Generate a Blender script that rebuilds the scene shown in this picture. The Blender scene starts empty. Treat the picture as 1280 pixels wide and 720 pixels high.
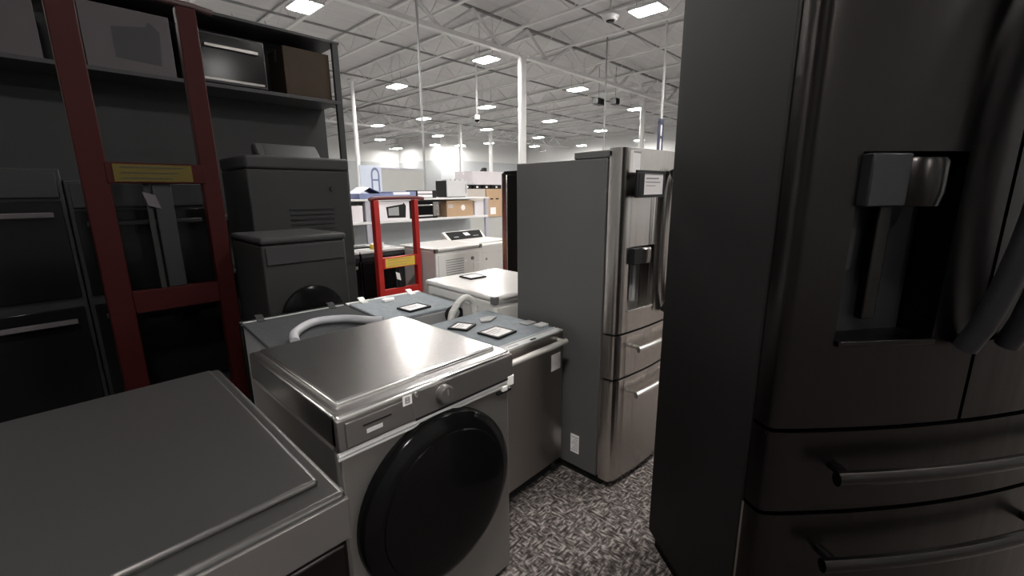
import bpy, bmesh, math, random
from mathutils import Vector, Matrix
random.seed(7)
sc = bpy.context.scene
col = sc.collection
PI = math.pi

# ------------------------------------------------------------------ camera, world, exposure
def make_camera():
    F, P, TH, H, RO = 546.3, .2165, .7587, 1.571, -.0085
    Z = Vector((0, 0, 1)); fh = Vector((math.cos(TH), math.sin(TH), 0)); r0 = Vector((math.sin(TH), -math.cos(TH), 0))
    fw = fh * math.cos(P) - Z * math.sin(P); u0 = fh * math.sin(P) + Z * math.cos(P)
    r = r0 * math.cos(RO) + u0 * math.sin(RO); u = u0 * math.cos(RO) - r0 * math.sin(RO)
    cd = bpy.data.cameras.new('camera'); c = bpy.data.objects.new('camera', cd); col.objects.link(c)
    cd.sensor_fit = 'HORIZONTAL'; cd.sensor_width = 36.0; cd.lens = F / 1280 * 36
    cd.clip_start = .02; cd.clip_end = 120
    m = Matrix((r, u, -fw)).transposed().to_4x4(); m.translation = Vector((0, 0, H))
    c.matrix_world = m
    sc.camera = c
make_camera()
w = bpy.data.worlds.new('world'); sc.world = w; w.use_nodes = True
w.node_tree.nodes['Background'].inputs[0].default_value = (.9, .93, 1, 1)
w.node_tree.nodes['Background'].inputs[1].default_value = .3
sc.view_settings.view_transform = 'Standard'
sc.view_settings.look = 'None'
sc.view_settings.exposure = 0.0
sc.view_settings.gamma = 1.0
sc.view_settings.use_curve_mapping = False
LAMP = 215.0            # strength of the ceiling lights' diffusers
WASH = 3.5            # strength of the wall lights

# ------------------------------------------------------------------ materials
def mat(name, c, rough=.5, metal=0.0, noise=0.0, nscale=8.0, bump=0.0, bscale=(40, 40, 40), aniso=0.0, emit=0.0, coat=0.0, stretch=None, spec=None):
    m = bpy.data.materials.new(name); m.use_nodes = True
    nt = m.node_tree; b = nt.nodes['Principled BSDF']
    c = tuple(c) + (1,)
    b.inputs['Base Color'].default_value = c; b.inputs['Roughness'].default_value = rough; b.inputs['Metallic'].default_value = metal
    if spec is not None: b.inputs['Specular IOR Level'].default_value = spec
    if coat: b.inputs['Coat Weight'].default_value = coat; b.inputs['Coat Roughness'].default_value = .08
    if emit:
        b.inputs['Emission Color'].default_value = c; b.inputs['Emission Strength'].default_value = emit
    tc = nt.nodes.new('ShaderNodeTexCoord')
    if noise:
        mp = nt.nodes.new('ShaderNodeMapping'); nt.links.new(tc.outputs['Object'], mp.inputs[0])
        if stretch: mp.inputs['Scale'].default_value = stretch
        n = nt.nodes.new('ShaderNodeTexNoise'); n.inputs['Scale'].default_value = nscale; n.inputs['Detail'].default_value = 4
        nt.links.new(mp.outputs[0], n.inputs['Vector'])
        mx = nt.nodes.new('ShaderNodeMixRGB'); mx.inputs[1].default_value = tuple(v * (1 - noise) for v in c[:3]) + (1,)
        mx.inputs[2].default_value = tuple(min(1, v * (1 + noise)) for v in c[:3]) + (1,)
        nt.links.new(n.outputs['Fac'], mx.inputs[0]); nt.links.new(mx.outputs[0], b.inputs['Base Color'])
    if bump:
        mp2 = nt.nodes.new('ShaderNodeMapping'); mp2.inputs['Scale'].default_value = bscale
        nt.links.new(tc.outputs['Object'], mp2.inputs[0])
        n2 = nt.nodes.new('ShaderNodeTexNoise'); n2.inputs['Scale'].default_value = 1.0; n2.inputs['Detail'].default_value = 3
        nt.links.new(mp2.outputs[0], n2.inputs['Vector'])
        bp = nt.nodes.new('ShaderNodeBump'); bp.inputs['Strength'].default_value = bump; bp.inputs['Distance'].default_value = .01
        nt.links.new(n2.outputs['Fac'], bp.inputs['Height']); nt.links.new(bp.outputs[0], b.inputs['Normal'])
    if aniso:
        b.inputs['Anisotropic'].default_value = aniso; b.inputs['Anisotropic Rotation'].default_value = .25
        tg = nt.nodes.new('ShaderNodeTangent'); tg.direction_type = 'RADIAL'; tg.axis = 'Z'
        nt.links.new(tg.outputs[0], b.inputs['Tangent'])
    return m

def carpet_material():
    m = bpy.data.materials.new('carpet'); m.use_nodes = True
    nt = m.node_tree; b = nt.nodes['Principled BSDF']; b.inputs['Roughness'].default_value = .95
    b.inputs['Specular IOR Level'].default_value = .1
    tc = nt.nodes.new('ShaderNodeTexCoord')
    def noise(scale, sx, sy, rot):
        mp = nt.nodes.new('ShaderNodeMapping'); mp.inputs['Scale'].default_value = (sx, sy, 1); mp.inputs['Rotation'].default_value = (0, 0, rot)
        nt.links.new(tc.outputs['Object'], mp.inputs[0])
        n = nt.nodes.new('ShaderNodeTexNoise'); n.inputs['Scale'].default_value = scale; n.inputs['Detail'].default_value = 3
        nt.links.new(mp.outputs[0], n.inputs['Vector']); return n
    a = noise(26, 1.0, 3.0, .1); c = noise(26, 3.0, 1.0, -.05); sel = noise(16, 1, 1, 0); big = noise(1.2, 1, 1, 0)
    st = nt.nodes.new('ShaderNodeValToRGB'); st.color_ramp.elements[0].position = .46; st.color_ramp.elements[1].position = .54
    nt.links.new(sel.outputs['Fac'], st.inputs[0])
    mx = nt.nodes.new('ShaderNodeMixRGB'); nt.links.new(st.outputs[0], mx.inputs[0])
    nt.links.new(a.outputs['Fac'], mx.inputs[1]); nt.links.new(c.outputs['Fac'], mx.inputs[2])
    r = nt.nodes.new('ShaderNodeValToRGB'); e = r.color_ramp.elements
    e[0].position = .36; e[0].color = (.026, .021, .019, 1); e[1].position = .66; e[1].color = (.28, .25, .237, 1)
    x = r.color_ramp.elements.new(.5); x.color = (.085, .074, .07, 1)
    nt.links.new(mx.outputs[0], r.inputs[0]); nt.links.new(r.outputs[0], b.inputs['Base Color'])
    bp = nt.nodes.new('ShaderNodeBump'); bp.inputs['Strength'].default_value = .5; bp.inputs['Distance'].default_value = .004
    nt.links.new(mx.outputs[0], bp.inputs['Height']); nt.links.new(bp.outputs[0], b.inputs['Normal'])
    return m

def wall_material():
    """white paint above a grey painted band"""
    m = bpy.data.materials.new('wall_paint'); m.use_nodes = True
    nt = m.node_tree; b = nt.nodes['Principled BSDF']; b.inputs['Roughness'].default_value = .8
    tc = nt.nodes.new('ShaderNodeTexCoord'); sp = nt.nodes.new('ShaderNodeSeparateXYZ'); nt.links.new(tc.outputs['Object'], sp.inputs[0])
    gt = nt.nodes.new('ShaderNodeMath'); gt.operation = 'GREATER_THAN'; gt.inputs[1].default_value = 4.0
    nt.links.new(sp.outputs['Z'], gt.inputs[0])
    mx = nt.nodes.new('ShaderNodeMixRGB'); mx.inputs[1].default_value = (.42, .435, .445, 1); mx.inputs[2].default_value = (.62, .62, .61, 1)
    nt.links.new(gt.outputs[0], mx.inputs[0]); nt.links.new(mx.outputs[0], b.inputs['Base Color'])
    return m

M = {}
M['carpet'] = carpet_material(); M['wall'] = wall_material()
M['bounce_floor'] = mat('grey_bounce_floor', (.265, .258, .25), .5, noise=.08, nscale=3)  # unseen floor beyond the carpet, added to bounce light onto the ceiling
M['handle'] = mat('satin_steel_handle', (.62, .60, .57), .5, .6, noise=.03)
M['handle_dark'] = mat('dark_steel_handle', (.07, .066, .064), .35, .8, noise=.03)
M['deck'] = mat('ceiling_deck_paint', (.54, .533, .538), .8, noise=.16, nscale=3.0, stretch=(.25, 3, 1), bump=.25, bscale=(1, 30, 1))
M['beam'] = mat('white_beam_paint', (.62, .615, .61), .6, noise=.05)
M['beamdark'] = mat('weathered_steel_chord', (.2, .2, .2), .6, noise=.2)
M['steel'] = mat('stainless_steel', (.56, .53, .5), .24, 1, bump=.75, bscale=(15, 15, .12), noise=.05, nscale=1, stretch=(150, 150, 2), aniso=.75)
M['steel_edge'] = mat('polished_steel_edge', (.74, .72, .70), .2, 1, noise=.04)
M['steel_dark'] = mat('dark_stainless_steel', (.36, .34, .32), .33, 1, bump=.2, bscale=(7, 7, .3), noise=.06, nscale=1, stretch=(150, 150, 2), aniso=.5)
M['dim_steel'] = mat('dimmed_stainless_steel', (.03, .0275, .0265), .3, 1, bump=.25, bscale=(8, 8, .3), noise=.06, nscale=1, stretch=(150, 150, 2), aniso=.5)  # stainless steel with dimness put into the colour
M['case'] = mat('grey_fridge_case', (.1, .098, .096), .42, noise=.06, nscale=90, bump=.1, bscale=(400, 400, 400))
M['black_dim_case'] = mat('black_and_dimmed_case', (.006, .0055, .0055), .6, noise=.1, nscale=60, spec=.25)  # true black on the back fridge; dimness put into the tall one's colour
M['silver'] = mat('silver_washer_top', (.80, .785, .77), .22, 1, noise=.02, bump=.03, bscale=(3, 3, 3))
M['graphite'] = mat('graphite_washer_body', (.27, .255, .243), .36, .75, noise=.03, nscale=60)
M['dim_washer_top'] = mat('dimmed_washer_top', (.085, .082, .08), .36, .8, noise=.03, bump=.04, bscale=(3, 3, 3))  # washer top darkened, its dimness is in the colour
M['panel_dark'] = mat('control_panel_grey', (.18, .17, .163), .3, .6, noise=.03)
M['chrome'] = mat('chrome', (.9, .89, .88), .25, 1, noise=.02)
M['black_gloss'] = mat('black_gloss', (.004, .004, .004), .15, noise=.1, spec=.12)
M['black'] = mat('black_plastic', (.012, .012, .013), .4, noise=.1, spec=.25)
M['black_matte'] = mat('black_matte', (.01, .01, .01), .8, noise=.1, spec=.25)
M['white'] = mat('white_enamel', (.80, .785, .76), .22, noise=.015, coat=.4)
M['white_back'] = mat('white_back_sheet', (.70, .69, .66), .45, noise=.03)
M['grey_plastic'] = mat('grey_plastic', (.3, .3, .3), .5, noise=.06)
M['cap'] = mat('dark_grey_plastic', (.13, .13, .125), .5, noise=.06)
M['lightgrey'] = mat('light_grey_plastic', (.55, .55, .55), .45, noise=.05)
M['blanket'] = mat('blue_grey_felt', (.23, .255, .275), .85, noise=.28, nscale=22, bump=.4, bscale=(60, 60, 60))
M['blanket_dim'] = mat('dimmed_felt', (.022, .024, .026), .85, noise=.3, nscale=22, bump=.4, bscale=(60, 60, 60))  # copy of the blue grey felt, dim light painted in
M['paper'] = mat('white_paper', (.86, .83, .83), .7, noise=.02)
M['ink'] = mat('grey_ink', (.3, .29, .3), .7, noise=.05)
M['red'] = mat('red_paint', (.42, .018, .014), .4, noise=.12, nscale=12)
M['red_dim'] = mat('dimmed_red_paint', (.02, .0012, .001), .6, noise=.15, nscale=12, spec=.12)  # copy of the red paint, darkened to stand in for dim light
M['red_bar'] = mat('dark_red_grip', (.11, .02, .02), .5, noise=.1)
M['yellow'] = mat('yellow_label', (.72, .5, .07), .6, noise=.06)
M['dim_yellow'] = mat('dimmed_yellow_label', (.055, .042, .008), .6, noise=.06, spec=.12)  # copy of the yellow label with dimness coloured in
M['carton'] = mat('brown_carton', (.46, .31, .19), .85, noise=.1, nscale=6)
M['carton_pale'] = mat('pale_carton', (.5, .45, .4), .85, noise=.06, nscale=6)
M['carton_white'] = mat('white_carton', (.78, .74, .76), .7, noise=.03)
M['carton_lilac'] = mat('lilac_carton', (.62, .58, .60), .7, noise=.03)
M['blue'] = mat('blue_print', (.16, .19, .33), .6, noise=.1)
M['navy'] = mat('navy_paint', (.045, .05, .09), .5, noise=.1)
M['blue_pale'] = mat('pale_blue_board', (.6, .65, .76), .6, noise=.03)
M['board'] = mat('grey_green_board', (.42, .42, .40), .7, noise=.04)
M['shelf'] = mat('white_shelf_steel', (.72, .71, .71), .4, noise=.03)
M['shelf_back'] = mat('grey_back_panel', (.40, .42, .43), .6, noise=.05)
M['post'] = mat('lilac_grey_post', (.42, .41, .46), .5, noise=.05)
M['dim_grey'] = mat('dimmed_shelf_steel', (.027, .0275, .028), .6, noise=.08, spec=.12)  # shelf steel coloured as if dimly lit
M['dim_light'] = mat('dimmed_shelf_edge', (.036, .036, .037), .55, noise=.06, spec=.12)  # white shelf edge, dimness put into the colour
M['dim_machine'] = mat('dimmed_enamel', (.023, .0235, .023), .5, noise=.05, spec=.12)  # light grey enamel with dim light put into the colour
M['dim_machine_top'] = mat('dimmed_top_enamel', (.03, .03, .0305), .45, noise=.04, spec=.12)  # enamel for the tops, also coloured as if dimly lit
M['dim_carton'] = mat('dimmed_brown_carton', (.028, .02, .014), .85, noise=.1, spec=.12)  # copy of the brown carton, darkened for dimness
M['dim_white'] = mat('dimmed_white_carton', (.065, .058, .061), .8, noise=.04, spec=.12)  # copy of the white carton, dimness put into its colour
M['hose'] = mat('white_hose', (.68, .68, .64), .45, noise=.04, bump=.5, bscale=(1, 1, 120))
M['hose_grey'] = mat('grey_hose', (.34, .34, .36), .5, noise=.06)
M['cook_top'] = mat('pale_cooktop_wrap', (.58, .575, .58), .25, noise=.06, nscale=4)
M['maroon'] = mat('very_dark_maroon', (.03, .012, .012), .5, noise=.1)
M['glow'] = mat('lamp_diffuser', (1, .97, .93), .5, emit=LAMP)
M['wash'] = mat('wall_lamp_lens', (1, .98, .95), .5, emit=WASH)

# ------------------------------------------------------------------ mesh builder
class MB:
    def __init__(self): self.bm = bmesh.new()
    def box(self, x0, x1, y0, y1, z0, z1):
        v = [self.bm.verts.new((x, y, z)) for z in (z0, z1) for y in (y0, y1) for x in (x0, x1)]
        for f in ((0, 2, 3, 1), (4, 5, 7, 6), (0, 1, 5, 4), (2, 6, 7, 3), (0, 4, 6, 2), (1, 3, 7, 5)):
            self.bm.faces.new([v[i] for i in f])
        return self
    def prism(self, poly, axis, a, b):
        """poly: 2-D points; extruded along axis from a to b"""
        def P(p, t): return {'x': (t, p[0], p[1]), 'y': (p[0], t, p[1]), 'z': (p[0], p[1], t)}[axis]
        lo = [self.bm.verts.new(P(p, a)) for p in poly]; hi = [self.bm.verts.new(P(p, b)) for p in poly]
        n = len(poly)
        self.bm.faces.new(lo[::-1]); self.bm.faces.new(hi)
        for i in range(n): self.bm.faces.new((lo[i], lo[(i + 1) % n], hi[(i + 1) % n], hi[i]))
        return self
    def lathe(self, prof, c, axis='z', n=32, sx=1, sy=1):
        """prof: (radius, height) pairs"""
        rings = []
        for r, h in prof:
            ring = []
            for i in range(n):
                a = 2 * PI * i / n; u, v = r * math.cos(a) * sx, r * math.sin(a) * sy
                p = {'z': (u, v, h), 'y': (u, h, v), 'x': (h, u, v)}[axis]
                ring.append(self.bm.verts.new((c[0] + p[0], c[1] + p[1], c[2] + p[2])))
            rings.append(ring)
        for a, b in zip(rings, rings[1:]):
            for i in range(n): self.bm.faces.new((a[i], a[(i + 1) % n], b[(i + 1) % n], b[i]))
        self.bm.faces.new(rings[0][::-1]); self.bm.faces.new(rings[-1])
        return self
    def tube(self, pts, r, n=8, smooth=0, flat=1.0):
        pts = [Vector(p) for p in pts]
        if smooth:
            out = []
            for i in range(len(pts) - 1):
                p0, p1, p2, p3 = pts[max(i - 1, 0)], pts[i], pts[i + 1], pts[min(i + 2, len(pts) - 1)]
                for k in range(smooth):
                    t = k / smooth
                    out.append(.5 * ((2 * p1) + (p2 - p0) * t + (2 * p0 - 5 * p1 + 4 * p2 - p3) * t * t + (3 * p1 - p0 - 3 * p2 + p3) * t ** 3))
            out.append(pts[-1]); pts = out
        rings = []; up = None
        for i, p in enumerate(pts):
            d = (pts[min(i + 1, len(pts) - 1)] - pts[max(i - 1, 0)]).normalized()
            if up is None: up = Vector((0, 0, 1)) if abs(d.z) < .9 else Vector((0, 1, 0))
            s = d.cross(up)
            if s.length < 1e-4: s = d.cross(Vector((1, 0, 0)))
            s.normalize(); up = s.cross(d).normalized()
            rr = r[i] if isinstance(r, (list, tuple)) else r
            rings.append([self.bm.verts.new(p + s * rr * math.cos(2 * PI * k / n) + up * rr * flat * math.sin(2 * PI * k / n)) for k in range(n)])
        for a, b in zip(rings, rings[1:]):
            for i in range(n): self.bm.faces.new((a[i], a[(i + 1) % n], b[(i + 1) % n], b[i]))
        self.bm.faces.new(rings[0][::-1]); self.bm.faces.new(rings[-1])
        return self
    def quad(self, *p):
        self.bm.faces.new([self.bm.verts.new(q) for q in p]); return self
    def build(self, name, m, parent=None, bevel=0, seg=2, smooth=False, label=None):
        bm = self.bm
        bmesh.ops.remove_doubles(bm, verts=bm.verts, dist=1e-5)
        bmesh.ops.recalc_face_normals(bm, faces=bm.faces)
        me = bpy.data.meshes.new(name); bm.to_mesh(me); bm.free()
        me.materials.append(m)
        if smooth or bevel:
            me.polygons.foreach_set('use_smooth', [True] * len(me.polygons))
            me.set_sharp_from_angle(angle=math.radians(38))
        o = bpy.data.objects.new(name, me); col.objects.link(o)
        if parent is not None: o.parent = parent
        if bevel:
            b = o.modifiers.new('bevel', 'BEVEL'); b.width = bevel; b.segments = seg; b.limit_method = 'ANGLE'; b.angle_limit = math.radians(50)
            b.harden_normals = False
        if label: o['label'] = label
        return o

def thing(name, label, cat, loc=(0, 0, 0), rotz=0.0, group=None):
    o = bpy.data.objects.new(name, None); col.objects.link(o)
    o.empty_display_size = .1
    o.location = loc; o.rotation_euler = (0, 0, rotz)
    o['label'] = label; o['category'] = cat
    if group: o['group'] = group
    return o
def tag(o, label, cat, group=None):
    o['label'] = label; o['category'] = cat
    if group: o['group'] = group
    return o
def struct(o, label=None):
    o['kind'] = 'structure'
    if label: o['label'] = label
    return o
def feet(t, pts, m, z0=0, z1=.035, name='foot'):
    for fx, fy in pts: MB().lathe([(.025, z0), (.02, z1)], (fx, fy, 0), n=10).build(name, m, t)
def copy_tree(o, parent=None):
    c = o.copy(); col.objects.link(c)
    if parent is not None: c.parent = parent
    for ch in list(o.children): copy_tree(ch, c)
    return c

# ------------------------------------------------------------------ the shop: floor, walls, ceiling
X0, X1, Y0, Y1, ZC = -7.0, 31.0, -7.0, 33.0, 5.95
struct(MB().box(X0, X1, Y0, 3.55, -.1, 0).build('floor', M['carpet']), 'grey brown flecked loop carpet covering the shop floor')
struct(MB().box(X0, X1, 3.55, Y1, -.1, 0).build('floor_bounce', M['bounce_floor']), 'plain grey unseen floor beyond the carpet, added to bounce light upward')
struct(MB().box(X0, X1, Y0, Y1, ZC, ZC + .15).build('ceiling', M['deck']), 'pale grey painted metal roof deck')
struct(MB().box(X0, 21.2, Y1, Y1 + .2, 0, ZC).build('wall_back', M['wall']), 'white back wall with a grey painted lower band')
struct(MB().box(21.2, X1, 27.4, 27.6, 0, ZC).build('wall_back_far', M['wall']))
struct(MB().box(21.2, 21.4, 27.6, Y1 + .2, 0, ZC).build('wall_return', M['wall']))
struct(MB().box(X1, X1 + .2, Y0, 27.6, 0, ZC).build('wall_right', M['wall']))
struct(MB().box(X0 - .2, X0, Y0, Y1, 0, ZC).build('wall_left', M['wall']))
struct(MB().box(X0, X1, Y0 - .2, Y0, 0, ZC).build('wall_front', M['wall']))

# open web joists running away from the aisle, each one a structure of its own
def joist(x):
    mb = MB()
    mb.box(x - .045, x + .045, Y0, Y1 if x < 21.2 else 27.4, 5.885, 5.93)
    mb.box(x - .04, x + .04, Y0, Y1 if x < 21.2 else 27.4, 5.36, 5.40)
    y = Y0 + .2; up = False
    ye = (Y1 if x < 21.2 else 27.4) - 1
    while y < ye:
        a, b = (5.38, 5.9) if up else (5.9, 5.38)
        mb.tube([(x, y, a), (x, y + .62, b)], .010, n=5)
        y += .62; up = not up
    struct(mb.build('ceiling_beam', M['beam']))
x = 8.5 - 1.92 * 7
while x < X1:
    joist(x); x += 1.92
# girders running along the appliance row
def girder(y):
    mb = MB()
    mb.box(X0, X1, y - .07, y + .07, 5.06, 5.16)
    k = X0 + .3; up = True
    while k < X1 - 1:
        a, b = (5.12, 5.78) if up else (5.78, 5.12)
        mb.tube([(k, y, a), (k + .96, y, b)], .044, n=6)
        k += .96; up = not up
    g = struct(mb.build('ceiling_girder_beam', M['beam']), 'white open web girder crossing under the roof deck')
    MB().box(X0, X1, y - .03, y + .03, 5.77, 5.83).build('top_chord', M['beamdark'], g)
for y in (8.5, 22.6): girder(y)
for y, z, r in ((11.3, 5.52, .028), (15.2, 5.56, .03), (6.2, 5.5, .022), (19.0, 5.55, .03)):
    struct(MB().tube([(X0, y, z), (X1 if y < 27 else 21, y, z)], r, n=8).build('ceiling_pipe_trim', M['beamdark'], smooth=True), 'thin dark sprinkler pipe under the roof deck')
# round columns
def column(x, y, r, name='column', top=5.1):
    mb = MB().lathe([(r, 0), (r, top)], (x, y, 0), n=20)
    o = struct(mb.build(name, M['beam'], smooth=True))
    MB().lathe([(r * 1.9, top - .02), (r * 1.9, top + .04)], (x, y, 0), n=12).build('cap_plate', M['beam'], o)
column(9.43, 8.5, .11); column(7.9, 14.9, .07, top=5.3); column(18.1, 9.44, .11, top=5.3); column(19.9, 20.6, .12, top=5.3); column(17.1, 20.2, .09, top=5.3)

# ------------------------------------------------------------------ lamps
def ceiling_light():
    t = thing('ceiling_light', 'bright rectangular light hanging in the lamp grid under the roof deck', 'ceiling light', group='ceiling lights in a grid')
    MB().box(-.24, .24, -.33, .33, 0.0, .05).build('housing', M['lightgrey'], t, .01)
    MB().box(-.20, .20, -.29, .29, -.012, .0).build('diffuser', M['glow'], t, .004)
    for s in (-.25, .25): MB().tube([(0, s, .05), (0, s, ZC - 5.0)], .006, n=5).build('suspension_wire', M['grey_plastic'], t)
    return t
lamps = [(8.69, 13.4), (8.74, 9.16), (13.35, 9.46), (8.72, 4.56), (13.15, 18.16), (13.3, 13.96), (18.1, 14.47), (18.23, 9.84), (12.7, 21.6), (17.86, 18.8), (17.6, 22.93), (16.0, 27.0), (23.06, 14.63), (20.65, 27.3), (22.33, 26.4), (22.8, 23.78), (20.1, 31.4), (22.88, 19.2), (27.0, 23.06), (29.25, 20.23), (29.33, 15.47),
         # the same grid above and around the camera, which lights the aisle
         (4.0, 4.5), (4.0, 9.1), (4.0, 13.5), (-.6, 9.0), (-.6, 13.5), (-5.2, 9.0), (8.7, -.1), (4.0, -.3), (13.3, 4.7), (13.3, .1), (13.3, -4.6), (18.0, -4.6), (18.0, .1), (8.7, -4.5), (4.0, -4.6), (-.6, -.3), (-.6, -4.6)]
first = None
for lx, ly in lamps:
    o = ceiling_light() if first is None else copy_tree(first)
    if first is None: first = o
    o.location = (lx, ly, 5.0)

def wall_light(x, y, rz, label):
    t = thing('wall_light', label, 'wall light', (x, y, 4.95), rz, 'wall lights')
    MB().box(-.3, .3, -.12, .06, 0, .12).build('housing', M['lightgrey'], t, .01)
    MB().box(-.28, .28, .06, .10, 0, .1).build('lens', M['wash'], t)
    MB().tube([(0, -.05, .12), (0, -.05, ZC - 4.95)], .015, n=6).build('bracket', M['lightgrey'], t)
wall_light(20.0, 32.2, 0, 'small light washing the white back wall above the arch poster')
wall_light(23.0, 26.7, 0, 'small light washing the white wall behind the black and silver cooler')
wall_light(30.3, 25.0, -PI / 2, 'small light washing the white wall just above the long grey fridge side')
wall_light(30.3, 16.0, -PI / 2, 'small light washing the white wall behind the tall dark hanging sign')

# ------------------------------------------------------------------ fridges
def arc_y(x, W, bulge): return -bulge * (1 - (2 * x / W - 1) ** 2)
def door_mesh(W, xa, xb, z0, z1, th, bulge, hole=None, hd=.08, r=.02):
    """curved-front slab between xa and xb; front bulges to -y; hole = (x0, x1, z0, z1)"""
    mb = MB(); bm = mb.bm
    xs = [xa + (xb - xa) * i / 20 for i in range(21)]
    zs = [z0, z1]
    if hole:
        xs = [v for v in xs if abs(v - hole[0]) > .012 and abs(v - hole[1]) > .012] + [hole[0], hole[1]]; xs.sort()
        zs = [z0, hole[2], hole[3], z1]
    def fy(x):
        y = arc_y(x, W, bulge)
        # rounded vertical outer edges
        for e in (0, W):
            d = abs(x - e)
            if d < r: y += r * .8 * (1 - d / r) ** 2
        return y
    xs = sorted(set(xs + ([xa + r * .3, xa + r * .7] if xa == 0 else []) + ([xb - r * .3, xb - r * .7] if xb == W else [])))
    front = [[bm.verts.new((x, fy(x), z)) for x in xs] for z in zs]
    back = [[bm.verts.new((x, th, z)) for x in xs] for z in (z0, z1)]
    for k in range(len(zs) - 1):
        for i in range(len(xs) - 1):
            if hole and k == 1 and xs[i] >= hole[0] - 1e-6 and xs[i + 1] <= hole[1] + 1e-6: continue
            bm.faces.new((front[k][i], front[k][i + 1], front[k + 1][i + 1], front[k + 1][i]))
    for i in range(len(xs) - 1):
        bm.faces.new((back[0][i], back[1][i], back[1][i + 1], back[0][i + 1]))
        bm.faces.new((front[-1][i], front[-1][i + 1], back[1][i + 1], back[1][i]))
        bm.faces.new((front[0][i], back[0][i], back[0][i + 1], front[0][i + 1]))
    bm.faces.new([front[k][0] for k in range(len(zs))] + [back[1][0], back[0][0]])
    bm.faces.new([back[0][-1], back[1][-1]] + [front[k][-1] for k in range(len(zs) - 1, -1, -1)])
    if hole:
        h = hole
        i0 = min(range(len(xs)), key=lambda i: abs(xs[i] - h[0])); i1 = min(range(len(xs)), key=lambda i: abs(xs[i] - h[1]))
        inn = {}
        yb = min(fy(h[0]), fy(h[1])) + hd
        for k in (1, 2):
            for i in (i0, i1): inn[k, i] = bm.verts.new((xs[i], yb, zs[k]))
        for k in (1, 2):
            bm.faces.new([front[k][i] for i in range(i0, i1 + 1)] + [inn[k, i1], inn[k, i0]])
        for i in (i0, i1): bm.faces.new((front[1][i], front[2][i], inn[2, i], inn[1, i]))
        bm.faces.new((inn[1, i0], inn[1, i1], inn[2, i1], inn[2, i0]))
    return mb, fy

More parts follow.
